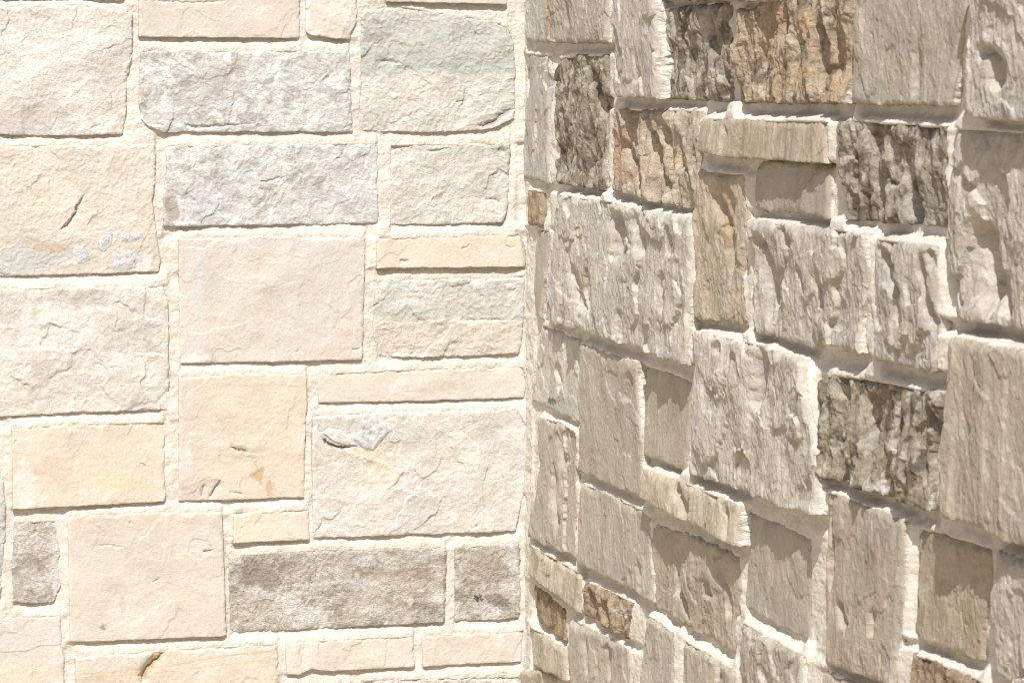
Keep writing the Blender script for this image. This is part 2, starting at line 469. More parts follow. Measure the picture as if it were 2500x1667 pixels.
# ---- far wall, row by row from the top
SL([(-230, -140), (308, -150)], [(-230, -6), (60, 0), (306, 2)], 'greige', 9, label='grey beige block cut by the top left edge')
SL([(-200, 16), (10, 18), (100, 9), (230, 14), (322, 33)], [(-200, 334), (0, 330), (200, 331), (300, 328)], 'white', 12,
   Rt=[(324, 130), (310, 205), (309, 280)], feats=[('blob', 60, 300, 120, 60, GRY, .45), ('blob', 120, 120, 120, 80, WHT, .4), ('cut', [(218, 318), (245, 303)], 2, 2.5), ('lift', 160, 150, 120, 80, 3)],
   label='big off-white block at top left')
SL([(338, -150), (734, -150)], [(339, 90), (540, 92), (732, 94)], 'beige', 16, k=.6, er=.6, feats=[('cut', [(345, 3), (480, 7), (560, 3)], 1.5, 3)], label='smooth beige block casting a broad shadow, top centre left')
SL([(744, -130), (876, -130)], [(747, 80), (763, 88), (855, 97)], 'beige', 12, Rt=[(874, -10), (871, 50)], ov=dict(led=3), feats=[('blob', 750, 20, 12, 60, WHT, .7)], label='small beige block with chipped lower corners')
SL([(944, -120), (1244, -120)], [(944, 5), (1236, 11)], 'greige', 16, k=.6, er=.7, label='beige block at the top beside the corner')
SL([(342, 124), (600, 126), (854, 123)], [(396, 323), (600, 322), (863, 323)], 'marble', 13, L=[(342, 180), (337, 235), (345, 290), (362, 308)],
   Rt=[(855, 200)], feats=[('cut', [(440, 305), (480, 312), (545, 308), (610, 302)], 3, 5), ('cut', [(384, 302), (400, 308)], 2, 3), ('blob', 520, 210, 90, 60, S(203, 193, 185), .4), ('blob', 580, 150, 16, 24, S(208, 190, 168), .6), ('blob', 350, 210, 20, 40, S(208, 190, 168), .5)],
   label='grey and white mottled block like marble, upper row')
SL([(882, 24), (983, 16), (1059, 29), (1147, 42), (1222, 56), (1250, 80)], [(878, 318), (944, 322), (1060, 323), (1166, 319), (1212, 310), (1256, 290)], 'green', 9,
   Rt=[(1261, 170)], feats=[('band', 36, 176, S(200, 204, 193), .95, 6), ('band', 120, 176, S(190, 195, 184), .6, 8), ('band', 20, 44, S(214, 214, 202), .7, 5), ('blob', 920, 90, 34, 16, S(170, 168, 154), .6),
   ('band', 106, 122, S(214, 214, 200), .6, 5), ('cut', [(930, 150), (955, 150), (985, 156)], 3, 4.5), ('cut', [(1160, 314), (1205, 300), (1225, 282), (1255, 268)], 5, 7, 18, S(190, 180, 165) * K), ('cut', [(1110, 251), (1140, 247)], 2, 4)],
   label='block with a grey green upper band over a cream lower half')
s_shell = SL([(-210, 358), (100, 357), (379, 353)], [(-210, 678), (0, 675), (130, 671), (250, 668), (388, 663)], 'beige', 11, Rt=[(381, 421), (373, 494), (384, 574), (393, 640)],
   ov=dict(fine=1.2, led=2.2), feats=[('cut', [(205, 475), (190, 500), (186, 520), (165, 545), (143, 562)], 2.2, 7, 22), ('band', 596, 690, S(206, 208, 194), .0, 12),
   ('blob', 70, 630, 150, 40, S(204, 208, 202), .9), ('blob', 75, 590, 26, 9, RUST, .45), ('blob', 10, 585, 30, 20, S(216, 212, 180), .7), ('blob', 120, 605, 60, 10, S(222, 180, 130), .6), ('blob', 340, 640, 40, 30, WHT, .5)],
   label='peach block with pale fossil shells along its lower edge')
for (x, y, rx, ry, ro, sd_) in ((199, 622, 30, 19, 1.15, 3), (258, 591, 30, 17, -.9, 5), (322, 579, 30, 14, -.2, 8), (309, 637, 42, 25, -.35, 11), (8, 655, 24, 16, .5, 14)):
    inclusion('L', x, y, rx, ry, ro, 11.5, 2.3, 'fossil_shell', s_shell, sd_, S(222, 222, 222), S(184, 185, 187))
SL([(406, 357), (650, 353), (922, 352)], [(399, 553), (650, 549), (925, 545)], 'marble', 10, L=[(406, 420), (398, 475)], Rt=[(923, 450)],
   feats=[('cut', [(628, 445), (655, 442), (700, 430)], 1.8, 4), ('blob', 420, 515, 22, 40, S(180, 160, 138), .8), ('blob', 850, 450, 90, 100, S(218, 217, 217), .6), ('blob', 520, 480, 90, 50, S(205, 203, 203), .5), ('cut', [(820, 385), (832, 388)], 2, 3)],
   label='grey and white mottled block with a fine crack, second row')
SL([(953, 354), (1100, 352), (1245, 350)], [(953, 549), (1100, 547), (1228, 543)], 'green', 8, Rt=[(1243, 420), (1240, 500)], ov=dict(led=3.6),
   feats=[('blob', 1222, 362, 22, 12, S(140, 144, 122), .9), ('cut', [(1212, 366), (1235, 368)], 5, 6), ('cut', [(1040, 369), (1066, 368), (1100, 362)], 2.5, 4), ('band', 350, 375, S(200, 204, 188), .6, 6), ('cut', [(1180, 486), (1200, 484), (1230, 500)], 2, 4, 12), ('blob', 1200, 520, 34, 28, S(232, 222, 208), .8)],
   label='pale greenish block with rugged upper edge')
SL([(435, 583), (660, 577), (892, 583)], [(441, 887), (660, 883), (885, 878)], 'greige', 13, k=.8, er=.6, feats=[('vband', 462, 496, S(220, 222, 220), .6, 7), ('blob', 700, 600, 180, 18, S(224, 220, 214), .6), ('lift', 720, 650, 50, 40, 3), ('lift', 650, 690, 60, 20, 2.5), ('cut', [(722, 860), (732, 853)], 1.5, 2.5), ('cut', [(860, 856), (885, 850)], 2, 3, 14), ('vband', 780, 800, S(228, 224, 216), .3, 8), ('blob', 470, 880, 60, 16, WHT, .6)],
   label='large smooth grey beige block with a pale vertical streak')
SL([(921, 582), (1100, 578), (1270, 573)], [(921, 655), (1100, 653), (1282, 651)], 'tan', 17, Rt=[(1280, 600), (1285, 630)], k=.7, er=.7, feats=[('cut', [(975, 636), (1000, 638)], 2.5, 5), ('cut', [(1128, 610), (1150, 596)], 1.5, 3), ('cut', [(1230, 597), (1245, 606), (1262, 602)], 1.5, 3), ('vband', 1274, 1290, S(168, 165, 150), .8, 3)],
   label='thin tan block casting a dark shadow beside the corner')
s_band = SL([(926, 684), (1100, 680), (1279, 677)], [(922, 870), (983, 873), (1150, 869), (1266, 862)], 'green', 9, L=[(911, 740), (909, 790)], Rt=[(1280, 780), (1273, 841)],
   feats=[('band', 782, 900, S(228, 213, 193), .95, 3), ('drop', [(1290, 784), (1100, 782), (1000, 786), (900, 786)], -2.5), ('band', 745, 782, S(206, 210, 198), .8, 6), ('band', 670, 715, S(214, 216, 206), .6, 10), ('blob', 1000, 868, 80, 8, WHT, .7), ('cut', [(1135, 780), (1160, 784), (1185, 780), (1270, 783)], 2, 4)],
   label='block with a grey green top half, pebbles and a beige lower half')
for (x, y, rx, ry, ro, sd_) in ((1173, 703, 26, 14, .9, 21), (1243, 700, 17, 10, .1, 23), (938, 700, 15, 11, -.6, 26), (1012, 706, 12, 8, 0, 29)):
    inclusion('L', x, y, rx, ry, ro, 9.5, 2.6, 'pebble', s_band, sd_, S(226, 223, 217), S(206, 203, 197))
SL([(-230, 708), (100, 704), (300, 699), (398, 699)], [(-230, 1030), (0, 1018), (200, 1007), (408, 1000)], 'white', 14, Rt=[(411, 741), (413, 900), (415, 935)],
   feats=[('blob', 210, 730, 120, 26, S(210, 202, 192), .8), ('blob', 295, 807, 12, 7, S(186, 186, 176), .8), ('cut', [(265, 900), (280, 895), (300, 900)], 1.5, 3), ('cut', [(44, 905), (60, 918)], 2, 3), ('blob', 130, 800, 90, 60, WHT, .4)],
   label='largest off-white block at the left edge')
SL([(777, 913), (1000, 902), (1150, 897), (1277, 896)], [(777, 982), (980, 980), (1281, 970)], 'beige', 8, Rt=[(1284, 933)], k=.8, er=.7, feats=[('blob', 1060, 945, 60, 18, S(216, 196, 170), .6), ('lift', 1010, 950, 40, 18, 2.5)], label='long thin beige block above the quartz block')
SL([(436, 922), (600, 913), (749, 914)], [(437, 1223), (600, 1219), (743, 1213)], 'tan', 13, Rt=[(749, 1000), (744, 1100)], k=.8, er=.6,
   feats=[('blob', 450, 1120, 16, 40, WHT, .7), ('blob', 630, 1155, 16, 22, RUST, .8), ('blob', 660, 1190, 12, 22, RUST, .7), ('lift', 585, 1095, 60, 22, 4), ('cut', [(560, 1092), (585, 1098), (610, 1104)], 2.5, 4, 16, S(190, 160, 120) * K), ('cut', [(540, 1170), (525, 1195), (510, 1217)], 3, 5, 10, S(196, 168, 118) * K), ('cut', [(500, 1180), (492, 1215)], 3, 4, 10), ('cut', [(555, 1199), (600, 1207)], 1.5, 3),
   ('line', [(436, 950), (580, 940), (750, 942)], 1.6, OCH, .35), ('vband', 420, 480, S(224, 210, 198), .7, 10), ('blob', 480, 1200, 70, 30, S(222, 206, 192), .8)],
   label='square tan block with rust spots near its foot')
s_q = SL([(762, 1016), (900, 1008), (1100, 1002), (1262, 1000)], [(766, 1314), (1000, 1306), (1261, 1297)], 'white', 14, L=[(760, 1100)], Rt=[(1288, 1047), (1291, 1124), (1289, 1182), (1263, 1275)],
   ov=dict(led=2.6), feats=[('blob', 800, 1035, 60, 26, S(208, 214, 198), .8), ('blob', 930, 1120, 40, 60, S(230, 214, 176), .55), ('blob', 1000, 1060, 80, 30, S(214, 212, 198), .6), ('cut', [(782, 1066), (805, 1086), (835, 1093), (868, 1090)], 2.5, 7, 4, S(150, 142, 104) * K), ('blob', 1200, 1030, 70, 26, S(212, 206, 194), .7), ('blob', 790, 1270, 90, 26, WHT, .5), ('blob', 900, 1098, 40, 10, S(224, 216, 180), .7), ('cut', [(1160, 1282), (1168, 1290)], 2, 3), ('lift', 1050, 1180, 160, 60, 3)],
   label='large cream block with a jagged white quartz crystal')
inclusion('L', 0, 0, 0, 0, 0, 15.5, 4.2, 'quartz_crystal', s_q, 41, S(226, 226, 227), S(184, 183, 184), pts=[(884, 1012), (900, 1006), (922, 1018), (951, 1040), (960, 1048), (940, 1068), (912, 1102), (895, 1100), (870, 1084), (858, 1070), (880, 1050)])
inclusion('L', 0, 0, 0, 0, 0, 15.5, 4.5, 'quartz_crystal', s_q, 45, S(238, 237, 233), S(200, 198, 194), pts=[(783, 1056), (800, 1042), (836, 1050), (860, 1068), (876, 1088), (850, 1090), (812, 1078)])
inclusion('L', 0, 0, 0, 0, 0, 15.5, 2.6, 'quartz_crystal', s_q, 47, S(226, 228, 226), S(206, 210, 208), pts=[(962, 1048), (984, 1072), (966, 1082), (948, 1078)])
SL([(29, 1047), (200, 1036), (402, 1030)], [(31, 1242), (200, 1234), (404, 1224)], 'tan', 14, k=.8, er=.7, feats=[('blob', 60, 1190, 30, 60, WHT, .5), ('cut', [(340, 1133), (360, 1140)], 1.5, 3), ('cut', [(30, 1082), (45, 1076)], 1.5, 3), ('blob', 300, 1180, 80, 26, S(238, 214, 160), .6), ('line', [(30, 1103), (160, 1122)], 1.4, OCH, .4)],
   label='tan block at the left below the largest white one')
SL([(-230, 1066), (6, 1150)], [(-230, 1480), (1, 1455)], 'marble', 12, Rt=[(14, 1220), (17, 1300), (10, 1380)], label='grey sliver of a block at the left edge')
SL([(35, 1273), (136, 1270)], [(33, 1468), (80, 1473), (132, 1468)], 'dark', 7, L=[(29, 1370)], Rt=[(147, 1335), (147, 1430)], feats=[('blob', 119, 1281, 14, 10, WHT, 1), ('blob', 138, 1390, 12, 90, WHT, .6), ('blob', 40, 1300, 14, 40, WHT, .4), ('cut', [(90, 1292), (86, 1308)], 2, 3), ('lift', 100, 1440, 40, 20, 3)],
   label='small brown grey block between two joints')
SL([(166, 1260), (350, 1252), (542, 1249)], [(171, 1567), (350, 1561), (553, 1552)], 'greige', 15, k=.8, er=.6, ov=dict(c=S(226, 213, 195) * K), feats=[('cut', [(313, 1282), (322, 1271)], 1.5, 3), ('cut', [(235, 1333), (265, 1330), (300, 1336)], 1.5, 2.5), ('cut', [(371, 1424), (390, 1411)], 1.5, 3, 8), ('cut', [(495, 1350), (520, 1342)], 2, 4, 10, S(196, 174, 110) * K), ('blob', 251, 1530, 7, 8, S(140, 134, 122), .8), ('line', [(480, 1360), (545, 1360)], 1.4, GREEN, .6), ('blob', 300, 1480, 10, 28, S(206, 202, 184), .6), ('blob', 440, 1488, 16, 10, S(200, 196, 182), .5), ('blob', 260, 1290, 90, 50, S(222, 202, 184), .5)],
   label='largest beige block in the lower left')
SL([(570, 1252), (660, 1249), (755, 1244)], [(569, 1325), (660, 1321), (755, 1316)], 'tan', 13, er=.7, label='short tan block beside the quartz block')
SL([(559, 1356), (800, 1342), (1089, 1335)], [(560, 1547), (800, 1534), (1087, 1518)], 'dark', 9, feats=[('line', [(590, 1440), (760, 1425), (880, 1415)], 5, WHT, .55), ('blob', 740, 1495, 50, 44, WHT, .7), ('blob', 650, 1450, 60, 16, WHT, .6), ('blob', 1065, 1455, 22, 18, WHT, .8), ('cut', [(773, 1386), (772, 1412)], 2, 4), ('blob', 640, 1400, 70, 44, S(160, 152, 136), .7), ('blob', 980, 1400, 90, 20, S(176, 152, 126), .6), ('blob', 877, 1430, 7, 30, S(205, 202, 194), .8)],
   label='long dark grey brown mottled block')
SL([(1111, 1338), (1200, 1330), (1268, 1327)], [(1111, 1516), (1190, 1514), (1270, 1508)], 'dark', 8, Rt=[(1272, 1460)], feats=[('blob', 1250, 1360, 12, 40, WHT, .7), ('blob', 1168, 1460, 12, 8, S(70, 64, 58), .9), ('blob', 1220, 1465, 60, 16, S(140, 130, 115), .7), ('blob', 1215, 1490, 14, 10, WHT, .9), ('blob', 1190, 1380, 60, 50, S(196, 176, 152), .7)],
   label='square brown mottled block with a black spot beside the corner')
SL([(-230, 1512), (60, 1506), (147, 1501)], [(-230, 1760), (158, 1740)], 'greige', 10, Rt=[(155, 1600)], feats=[('line', [(0, 1592), (60, 1590), (110, 1574), (155, 1572)], 1.2, S(150, 130, 105), .7), ('blob', 30, 1640, 100, 40, S(236, 218, 186), .6)], label='beige block at the bottom left edge with a thin seam')
SL([(183, 1604), (400, 1588), (678, 1572)], [(183, 1760), (683, 1750)], 'tan', 11, feats=[('blob', 250, 1610, 110, 26, S(224, 218, 206), .8), ('blob', 560, 1590, 120, 16, S(226, 220, 210), .8), ('line', [(183, 1645), (300, 1636), (420, 1622), (560, 1600), (680, 1585)], 2, OCH, .55), ('line', [(183, 1660), (400, 1640), (680, 1606)], 1.4, OCH, .4), ('cut', [(408, 1586), (372, 1612), (352, 1640), (342, 1668)], 9, 9, 12, S(196, 166, 104) * K)], label='golden veined block with a diagonal gouge at the bottom')
SL([(697, 1569), (850, 1561), (1011, 1553)], [(700, 1646), (730, 1646), (760, 1632), (800, 1637), (1013, 1628)], 'beige', 12, er=.7, feats=[('lift', 740, 1600, 10, 40, -4)], label='thin beige block in the bottom row with a chipped end')
SL([(1030, 1553), (1150, 1546), (1277, 1540)], [(1033, 1626), (1150, 1620), (1274, 1616)], 'beige', 10, er=.7, label='thin beige block in the bottom row beside the corner')
SL([(880, 1660), (1080, 1655), (1270, 1651)], [(880, 1800), (1270, 1800)], 'green', 9, label='top of a pale greenish block at the bottom edge')
SL([(700, 1672), (855, 1668)], [(700, 1800), (855, 1800)], 'beige', 8)

# ---- side wall, from the corner outward
SR([(1276, -140), (1492, -150)], [(1278, 100), (1380, 104), (1488, 104)], 'rgrey', 22, feats=[('vband', 1270, 1338, S(214, 210, 204), .8, 4), ('line', [(1350, 0), (1342, 50), (1336, 104)], 4, OCH, .8), ('drop', [(1345, -150), (1338, 104)], -4), ('cut', [(1380, 0), (1388, 72)], 5, 6)], label='grey block with an ochre seam at the top beside the corner')
SR([(1492, -150), (1596, -150)], [(1492, 235), (1550, 238), (1601, 240)], 'rwhite', 54, tilt=(4, 0), k=.8, label='tall pale block at the top casting a dark side shadow')
SR([(1606, -260), (1885, -260)], [(1604, -4), (1740, 0), (1890, 3)], 'rgrey', 46)
SR([(1640, 22), (1700, 12), (1776, 8)], [(1634, 239), (1700, 245), (1782, 248)], 'rdark', 20, Rt=[(1774, 50), (1788, 95)], feats=[('cut', [(1722, 20), (1732, 60), (1740, 150)], 8, 18), ('cut', [(1770, 160), (1776, 248)], 8, 16)], label='dark grey rugged block left of the orange one')
SR([(1800, 22), (1850, 24), (1896, -100), (2088, -150)], [(1797, 250), (1930, 251), (2074, 251)], 'rorange', 28, feats=[('blob', 1890, 60, 30, 50, S(206, 168, 118), .7), ('blob', 1870, 130, 14, 30, OCH, .6), ('blob', 1960, 60, 24, 30, S(214, 176, 122), .7), ('blob', 1950, 190, 60, 40, S(216, 182, 136), .6), ('blob', 2050, 180, 30, 80, S(222, 182, 140), .7), ('blob', 1830, 90, 30, 60, S(218, 192, 160), .7), ('cut', [(1914, -20), (1912, 60), (1918, 120)], 7, 16), ('cut', [(1990, 40), (2010, 110), (2008, 230)], 9, 18), ('cut', [(2036, 60), (2036, 200)], 7, 14)], label='orange brown craggy block in the top row')
SR([(2090, -150), (2364, -150)], [(2083, 253), (2200, 255), (2315, 258)], 'rgrey', 30, Rt=[(2356, 20), (2332, 150)], k=.8, feats=[('cut', [(2244, 100), (2236, 250)], 7, 7)], label='big smooth grey block at the top right')
SR([(2368, -150), (2800, -150)], [(2366, 272), (2384, 290), (2800, 322)], 'rwhite', 62, L=[(2357, 150)], feats=[('cut', [(2395, 110), (2425, 150), (2430, 230)], 14, 22), ('blob', 2470, 260, 50, 26, S(200, 204, 192), .6)], label='pale block with a deep hollow at the top right edge')
SR([(1280, 130), (1343, 134)], [(1274, 431), (1342, 447)], 'rwhite', 14, L=[(1284, 210), (1271, 320)], Rt=[(1352, 180), (1342, 290)], k=.5, ov=dict(c=S(208, 202, 194) * K), label='tall narrow pale block touching the corner')
SR([(1362, 142), (1400, 134), (1487, 133)], [(1361, 448), (1420, 456), (1479, 466)], 'rdark', 18, L=[(1346, 230), (1352, 330)], Rt=[(1484, 306)], ov=dict(c=S(178, 163, 140) * K, rib=5, led=5), feats=[('cut', [(1437, 160), (1460, 220), (1478, 300)], 9, 16), ('cut', [(1366, 340), (1374, 440)], 8, 14), ('cut', [(1440, 350), (1446, 460)], 5, 8), ('lift', 1400, 280, 40, 90, 6)], label='tall dark olive brown block near the corner')
SR([(1500, 286), (1522, 267), (1600, 267), (1699, 269)], [(1488, 462), (1560, 485), (1692, 511)], 'rpink', 26, Rt=[(1701, 363)], feats=[('blob', 1512, 400, 24, 90, S(218, 176, 138), .8), ('blob', 1560, 440, 24, 50, S(232, 206, 172), .8), ('blob', 1632, 350, 20, 70, S(234, 212, 176), .7), ('cut', [(1580, 270), (1600, 350), (1612, 430), (1640, 500)], 7, 18), ('cut', [(1520, 330), (1548, 400), (1560, 480)], 6, 15), ('cut', [(1616, 280), (1630, 370), (1640, 480)], 7, 17), ('cut', [(1652, 300), (1658, 400), (1676, 420)], 6, 14)], label='pink and cream block with deep vertical ribs')
SR([(1707, 290), (1850, 292), (2011, 296)], [(1704, 364), (1766, 383), (1897, 390), (2011, 399)], 'rtan', 40, k=.55, er=.6, feats=[('line', [(1810, 290), (1808, 385)], 5, S(190, 160, 110), .6), ('cut', [(1768, 300), (1764, 385)], 4, 6)], label='long low tan block standing out over its neighbours')
SR([(1709, 418), (1760, 420), (1811, 426)], [(1702, 773), (1760, 786), (1827, 801)], 'rtan', 24, L=[(1694, 560), (1690, 660)], Rt=[(1820, 535), (1803, 660), (1818, 765)], k=.8, feats=[('cut', [(1738, 430), (1760, 520), (1776, 580)], 8, 15), ('cut', [(1782, 440), (1784, 560), (1776, 700)], 6, 12), ('blob', 1770, 560, 14, 60, S(200, 160, 100), .6), ('blob', 1800, 740, 20, 40, S(224, 200, 166), .7)], label='tall narrow tan block in the middle of the side wall')
SR([(1838, 392), (1940, 394), (2030, 402)], [(1842, 512), (1961, 521), (2032, 534)], 'rgrey', 18, k=.5, feats=[('drop', [(1990, 434), (1968, 470), (1962, 530)], -6)], label='low grey block shaded by the tan ledge above')
SR([(2052, 296), (2100, 294), (2180, 300), (2302, 307)], [(2066, 536), (2200, 548), (2309, 560)], 'rdark', 30, L=[(2056, 344), (2062, 440)], Rt=[(2296, 402), (2309, 497)], ov=dict(c=S(182, 169, 152) * K), feats=[('cut', [(2200, 330), (2198, 420), (2215, 500), (2232, 550)], 12, 18), ('cut', [(2120, 300), (2124, 420), (2130, 520)], 6, 10), ('cut', [(2150, 400), (2180, 470)], 5, 8), ('blob', 2240, 510, 60, 40, S(196, 188, 176), .7), ('drop', [(2078, 290), (2086, 400), (2070, 540)], 10)], label='dark grey cracked block with clefts, upper right')
SR([(2322, 309), (2800, 345)], [(2334, 781), (2394, 784), (2800, 868)], 'rwhite', 30, L=[(2313, 460), (2316, 653)], feats=[('cut', [(2384, 520), (2402, 640), (2420, 780)], 18, 26), ('cut', [(2430, 640), (2460, 780)], 10, 16), ('lift', 2360, 480, 40, 120, 8)], label='huge pale block at the right edge partly in shadow')
SR([(1284, 463), (1326, 467)], [(1285, 547), (1323, 549)], 'rbrown', 14, k=.5, label='tiny rusty brown stone in the corner')
SR([(1302, 556), (1340, 562)], [(1312, 768), (1322, 778)], 'rgrey', 12, L=[(1300, 640), (1300, 710)], k=.35, label='small smooth grey filler stone in the corner')
SR([(1352, 474), (1480, 492), (1525, 507), (1682, 534)], [(1324, 779), (1500, 835), (1676, 892)], 'rwhite', 40, L=[(1346, 600)], Rt=[(1682, 700)], ov=dict(c=S(214, 208, 198) * K), feats=[('cut', [(1487, 500), (1500, 580), (1518, 655)], 10, 20), ('cut', [(1530, 510), (1552, 560), (1566, 640)], 9, 16), ('cut', [(1380, 620), (1410, 720), (1425, 770)], 8, 12), ('cut', [(1510, 750), (1506, 830)], 5, 9), ('cut', [(1615, 650), (1618, 780)], 6, 10), ('blob', 1440, 520, 40, 30, S(206, 210, 204), .6)], label='largest pale rough block near the corner')
SR([(1318, 790), (1360, 806), (1414, 830)], [(1291, 977), (1340, 1000), (1410, 1031)], 'rwhite', 14, ov=dict(c=S(226, 220, 208) * K), L=[(1310, 850), (1302, 930)], Rt=[(1412, 930)], k=.6, feats=[('blob', 1350, 980, 16, 12, S(120, 126, 104), .9), ('blob', 1375, 1000, 40, 24, S(204, 212, 200), .7), ('blob', 1305, 970, 18, 26, WHT, .7), ('blob', 1355, 920, 12, 40, S(230, 216, 190), .7), ('cut', [(1366, 880), (1368, 960)], 4, 8)], label='cream block with a dark green spot beside the corner')
SR([(1416, 840), (1480, 862), (1556, 886)], [(1404, 1149), (1480, 1180), (1557, 1214)], 'rgrey', 28, Rt=[(1557, 960), (1561, 1080)], k=.65, er=.7, feats=[('cut', [(1536, 900), (1530, 960), (1530, 985)], 8, 12), ('vband', 1462, 1466, S(190, 172, 150), .4, 4)], label='tall smooth grey block with a notch on its right side')
SR([(1570, 891), (1630, 905), (1688, 930)], [(1564, 1110), (1620, 1125), (1676, 1150)], 'rgrey', 14, k=.6, er=.7, ov=dict(c=S(204, 190, 170) * K), label='smooth grey beige block hidden partly behind the tall one')
SR([(1690, 807), (1780, 828), (1838, 842), (1860, 846), (1954, 880)], [(1683, 1156), (1800, 1195), (1900, 1235), (1992, 1256)], 'rwhite', 42, Rt=[(1962, 960), (1988, 1100)], feats=[('cut', [(1849, 840), (1846, 930), (1842, 1010)], 12, 20), ('lift', 1760, 930, 26, 40, 14), ('cut', [(1745, 830), (1752, 870)], 6, 9), ('blob', 1960, 1240, 40, 18, WHT, .9)], seed=1733, label='large pale block with a deep notch in its top edge')
SR([(1826, 538), (1960, 552), (2117, 571)], [(1840, 811), (1980, 848), (1990, 832), (2004, 814), (2022, 836), (2050, 858), (2098, 861)], 'rwhite', 32, Rt=[(2114, 700), (2100, 780)], ov=dict(c=S(212, 203, 192) * K), feats=[('cut', [(1834, 560), (1860, 610), (1870, 700), (1876, 800)], 9, 16), ('cut', [(1905, 550), (1925, 610)], 8, 12), ('cut', [(1996, 640), (2000, 790)], 6, 10), ('cut', [(1945, 640), (1965, 720)], 5, 9), ('blob', 2060, 810, 16, 14, S(206, 212, 204), .7)], label='wide pale block with a broken lower edge')
SR([(2124, 584), (2200, 590), (2281, 602)], [(2130, 878), (2200, 892), (2281, 909)], 'rwhite', 42, ov=dict(c=S(206, 196, 184) * K), feats=[('cut', [(2130, 590), (2160, 650), (2190, 720), (2188, 870)], 10, 14), ('cut', [(2240, 600), (2256, 720), (2282, 840)], 8, 12), ('cut', [(2262, 606), (2275, 660)], 7, 12)], label='upright pale streaked block right of the wide one')
SR([(2312, 820), (2380, 838), (2800, 905)], [(2297, 1254), (2386, 1289), (2497, 1331), (2800, 1420)], 'rgrey', 56, L=[(2308, 921), (2298, 1100)], k=.8, ov=dict(c=S(206, 190, 170) * K, rib=4), label='huge ribbed beige grey block at the right edge')
SR([(1998, 922), (2040, 915), (2072, 918), (2171, 934), (2304, 962)], [(2004, 1160), (2130, 1200), (2272, 1243)], 'rdark', 28, Rt=[(2292, 1060), (2272, 1120)], ov=dict(c=S(178, 162, 138) * K), feats=[('cut', [(2120, 940), (2122, 1060), (2124, 1190)], 11, 26), ('cut', [(2062, 1090), (2074, 1180)], 6, 12), ('cut', [(2186, 960), (2190, 1120)], 7, 14), ('cut', [(2178, 1100), (2176, 1200)], 5, 12), ('cut', [(2268, 980), (2282, 1050), (2276, 1150)], 8, 18), ('blob', 2150, 1190, 14, 16, WHT, .8), ('blob', 2090, 1170, 16, 26, WHT, .6), ('blob', 2195, 1100, 12, 8, WHT, .8)], label='darkest brown rugged block with a black cleft')
SR([(1308, 1018), (1360, 1030), (1404, 1056)], [(1284, 1308), (1330, 1330), (1404, 1362)], 'rgrey', 20, L=[(1309, 1140), (1298, 1230)], Rt=[(1402, 1150), (1400, 1300)], k=.8, feats=[('cut', [(1345, 1120), (1350, 1200), (1364, 1320)], 5, 12), ('drop', [(1372, 1050), (1376, 1160), (1382, 1365)], 7), ('cut', [(1362, 1040), (1372, 1150)], 6, 10)], label='tall grey block split by a vertical crack beside the corner')
SR([(1418, 1180), (1500, 1214), (1580, 1254)], [(1408, 1374), (1500, 1418), (1588, 1470)], 'rgrey', 24, Rt=[(1584, 1340), (1590, 1400)], k=.75, er=.8, feats=[('line', [(1556, 1350), (1590, 1350)], 1.5, BRN, .7), ('blob', 1574, 1390, 18, 40, S(218, 210, 190), .8), ('cut', [(1554, 1360), (1562, 1450)], 5, 9)], label='square grey block in the lower middle')
SR([(1565, 1146), (1680, 1185), (1794, 1233)], [(1559, 1214), (1670, 1268), (1794, 1334)], 'rtan', 44, k=.7, er=.7, ov=dict(c=S(214, 200, 176) * K), feats=[('cut', [(1636, 1176), (1662, 1230), (1676, 1268)], 8, 14), ('cut', [(1764, 1225), (1775, 1320)], 5, 10)], label='low cream block slanting under the large pale one')
SR([(1598, 1276), (1700, 1310), (1804, 1356)], [(1592, 1480), (1690, 1535), (1786, 1594)], 'rgrey', 14, Rt=[(1806, 1440), (1790, 1520)], ov=dict(rib=4, c=S(204, 190, 170) * K), feats=[('cut', [(1654, 1330), (1656, 1440), (1680, 1520)], 5, 14), ('cut', [(1726, 1400), (1734, 1470)], 7, 12), ('cut', [(1740, 1350), (1778, 1450), (1782, 1520)], 6, 10), ('lift', 1720, 1380, 50, 70, 7)], label='grey block with a long crack shaded by the low cream one')
SR([(1830, 1248), (1900, 1275), (1980, 1314)], [(1814, 1480), (1890, 1522), (1971, 1560)], 'rgrey', 8, L=[(1832, 1330), (1822, 1420)], k=.6, er=.7, label='smooth grey block with a shaded top, lower centre right')
SR([(1286, 1330), (1350, 1364), (1416, 1402)], [(1284, 1400), (1350, 1445), (1413, 1496)], 'rtan', 24, k=.6, ov=dict(c=S(214, 200, 178) * K), label='low cream block slanting from the corner')
SR([(1426, 1418), (1480, 1440), (1544, 1473)], [(1420, 1500), (1480, 1535), (1530, 1562)], 'rbrown', 22, feats=[('cut', [(1438, 1430), (1450, 1500)], 5, 14), ('cut', [(1474, 1460), (1480, 1530)], 6, 18), ('blob', 1520, 1490, 14, 20, WHT, .5)], label='small rusty orange broken stone in the lower side wall')
SR([(1300, 1422), (1340, 1450), (1380, 1492)], [(1313, 1515), (1350, 1542), (1386, 1568)], 'rbrown', 12, k=.6, ov=dict(c=S(188, 160, 122) * K), label='small brown stone low in the corner')
SR([(1392, 1512), (1460, 1545), (1529, 1584)], [(1390, 1740), (1531, 1780)], 'rgrey', 22, feats=[('cut', [(1430, 1530), (1432, 1667)], 4, 8), ('cut', [(1480, 1560), (1484, 1667)], 5, 10)], k=.7, label='upright grey block in the bottom row left of the pale strip')
SR([(1286, 1527), (1320, 1545), (1386, 1592)], [(1300, 1628), (1345, 1640), (1387, 1662)], 'rtan', 20, k=.5, ov=dict(c=S(206, 194, 172) * K), feats=[('drop', [(1330, 1540), (1332, 1640)], -6)], label='small split stone low in the corner')
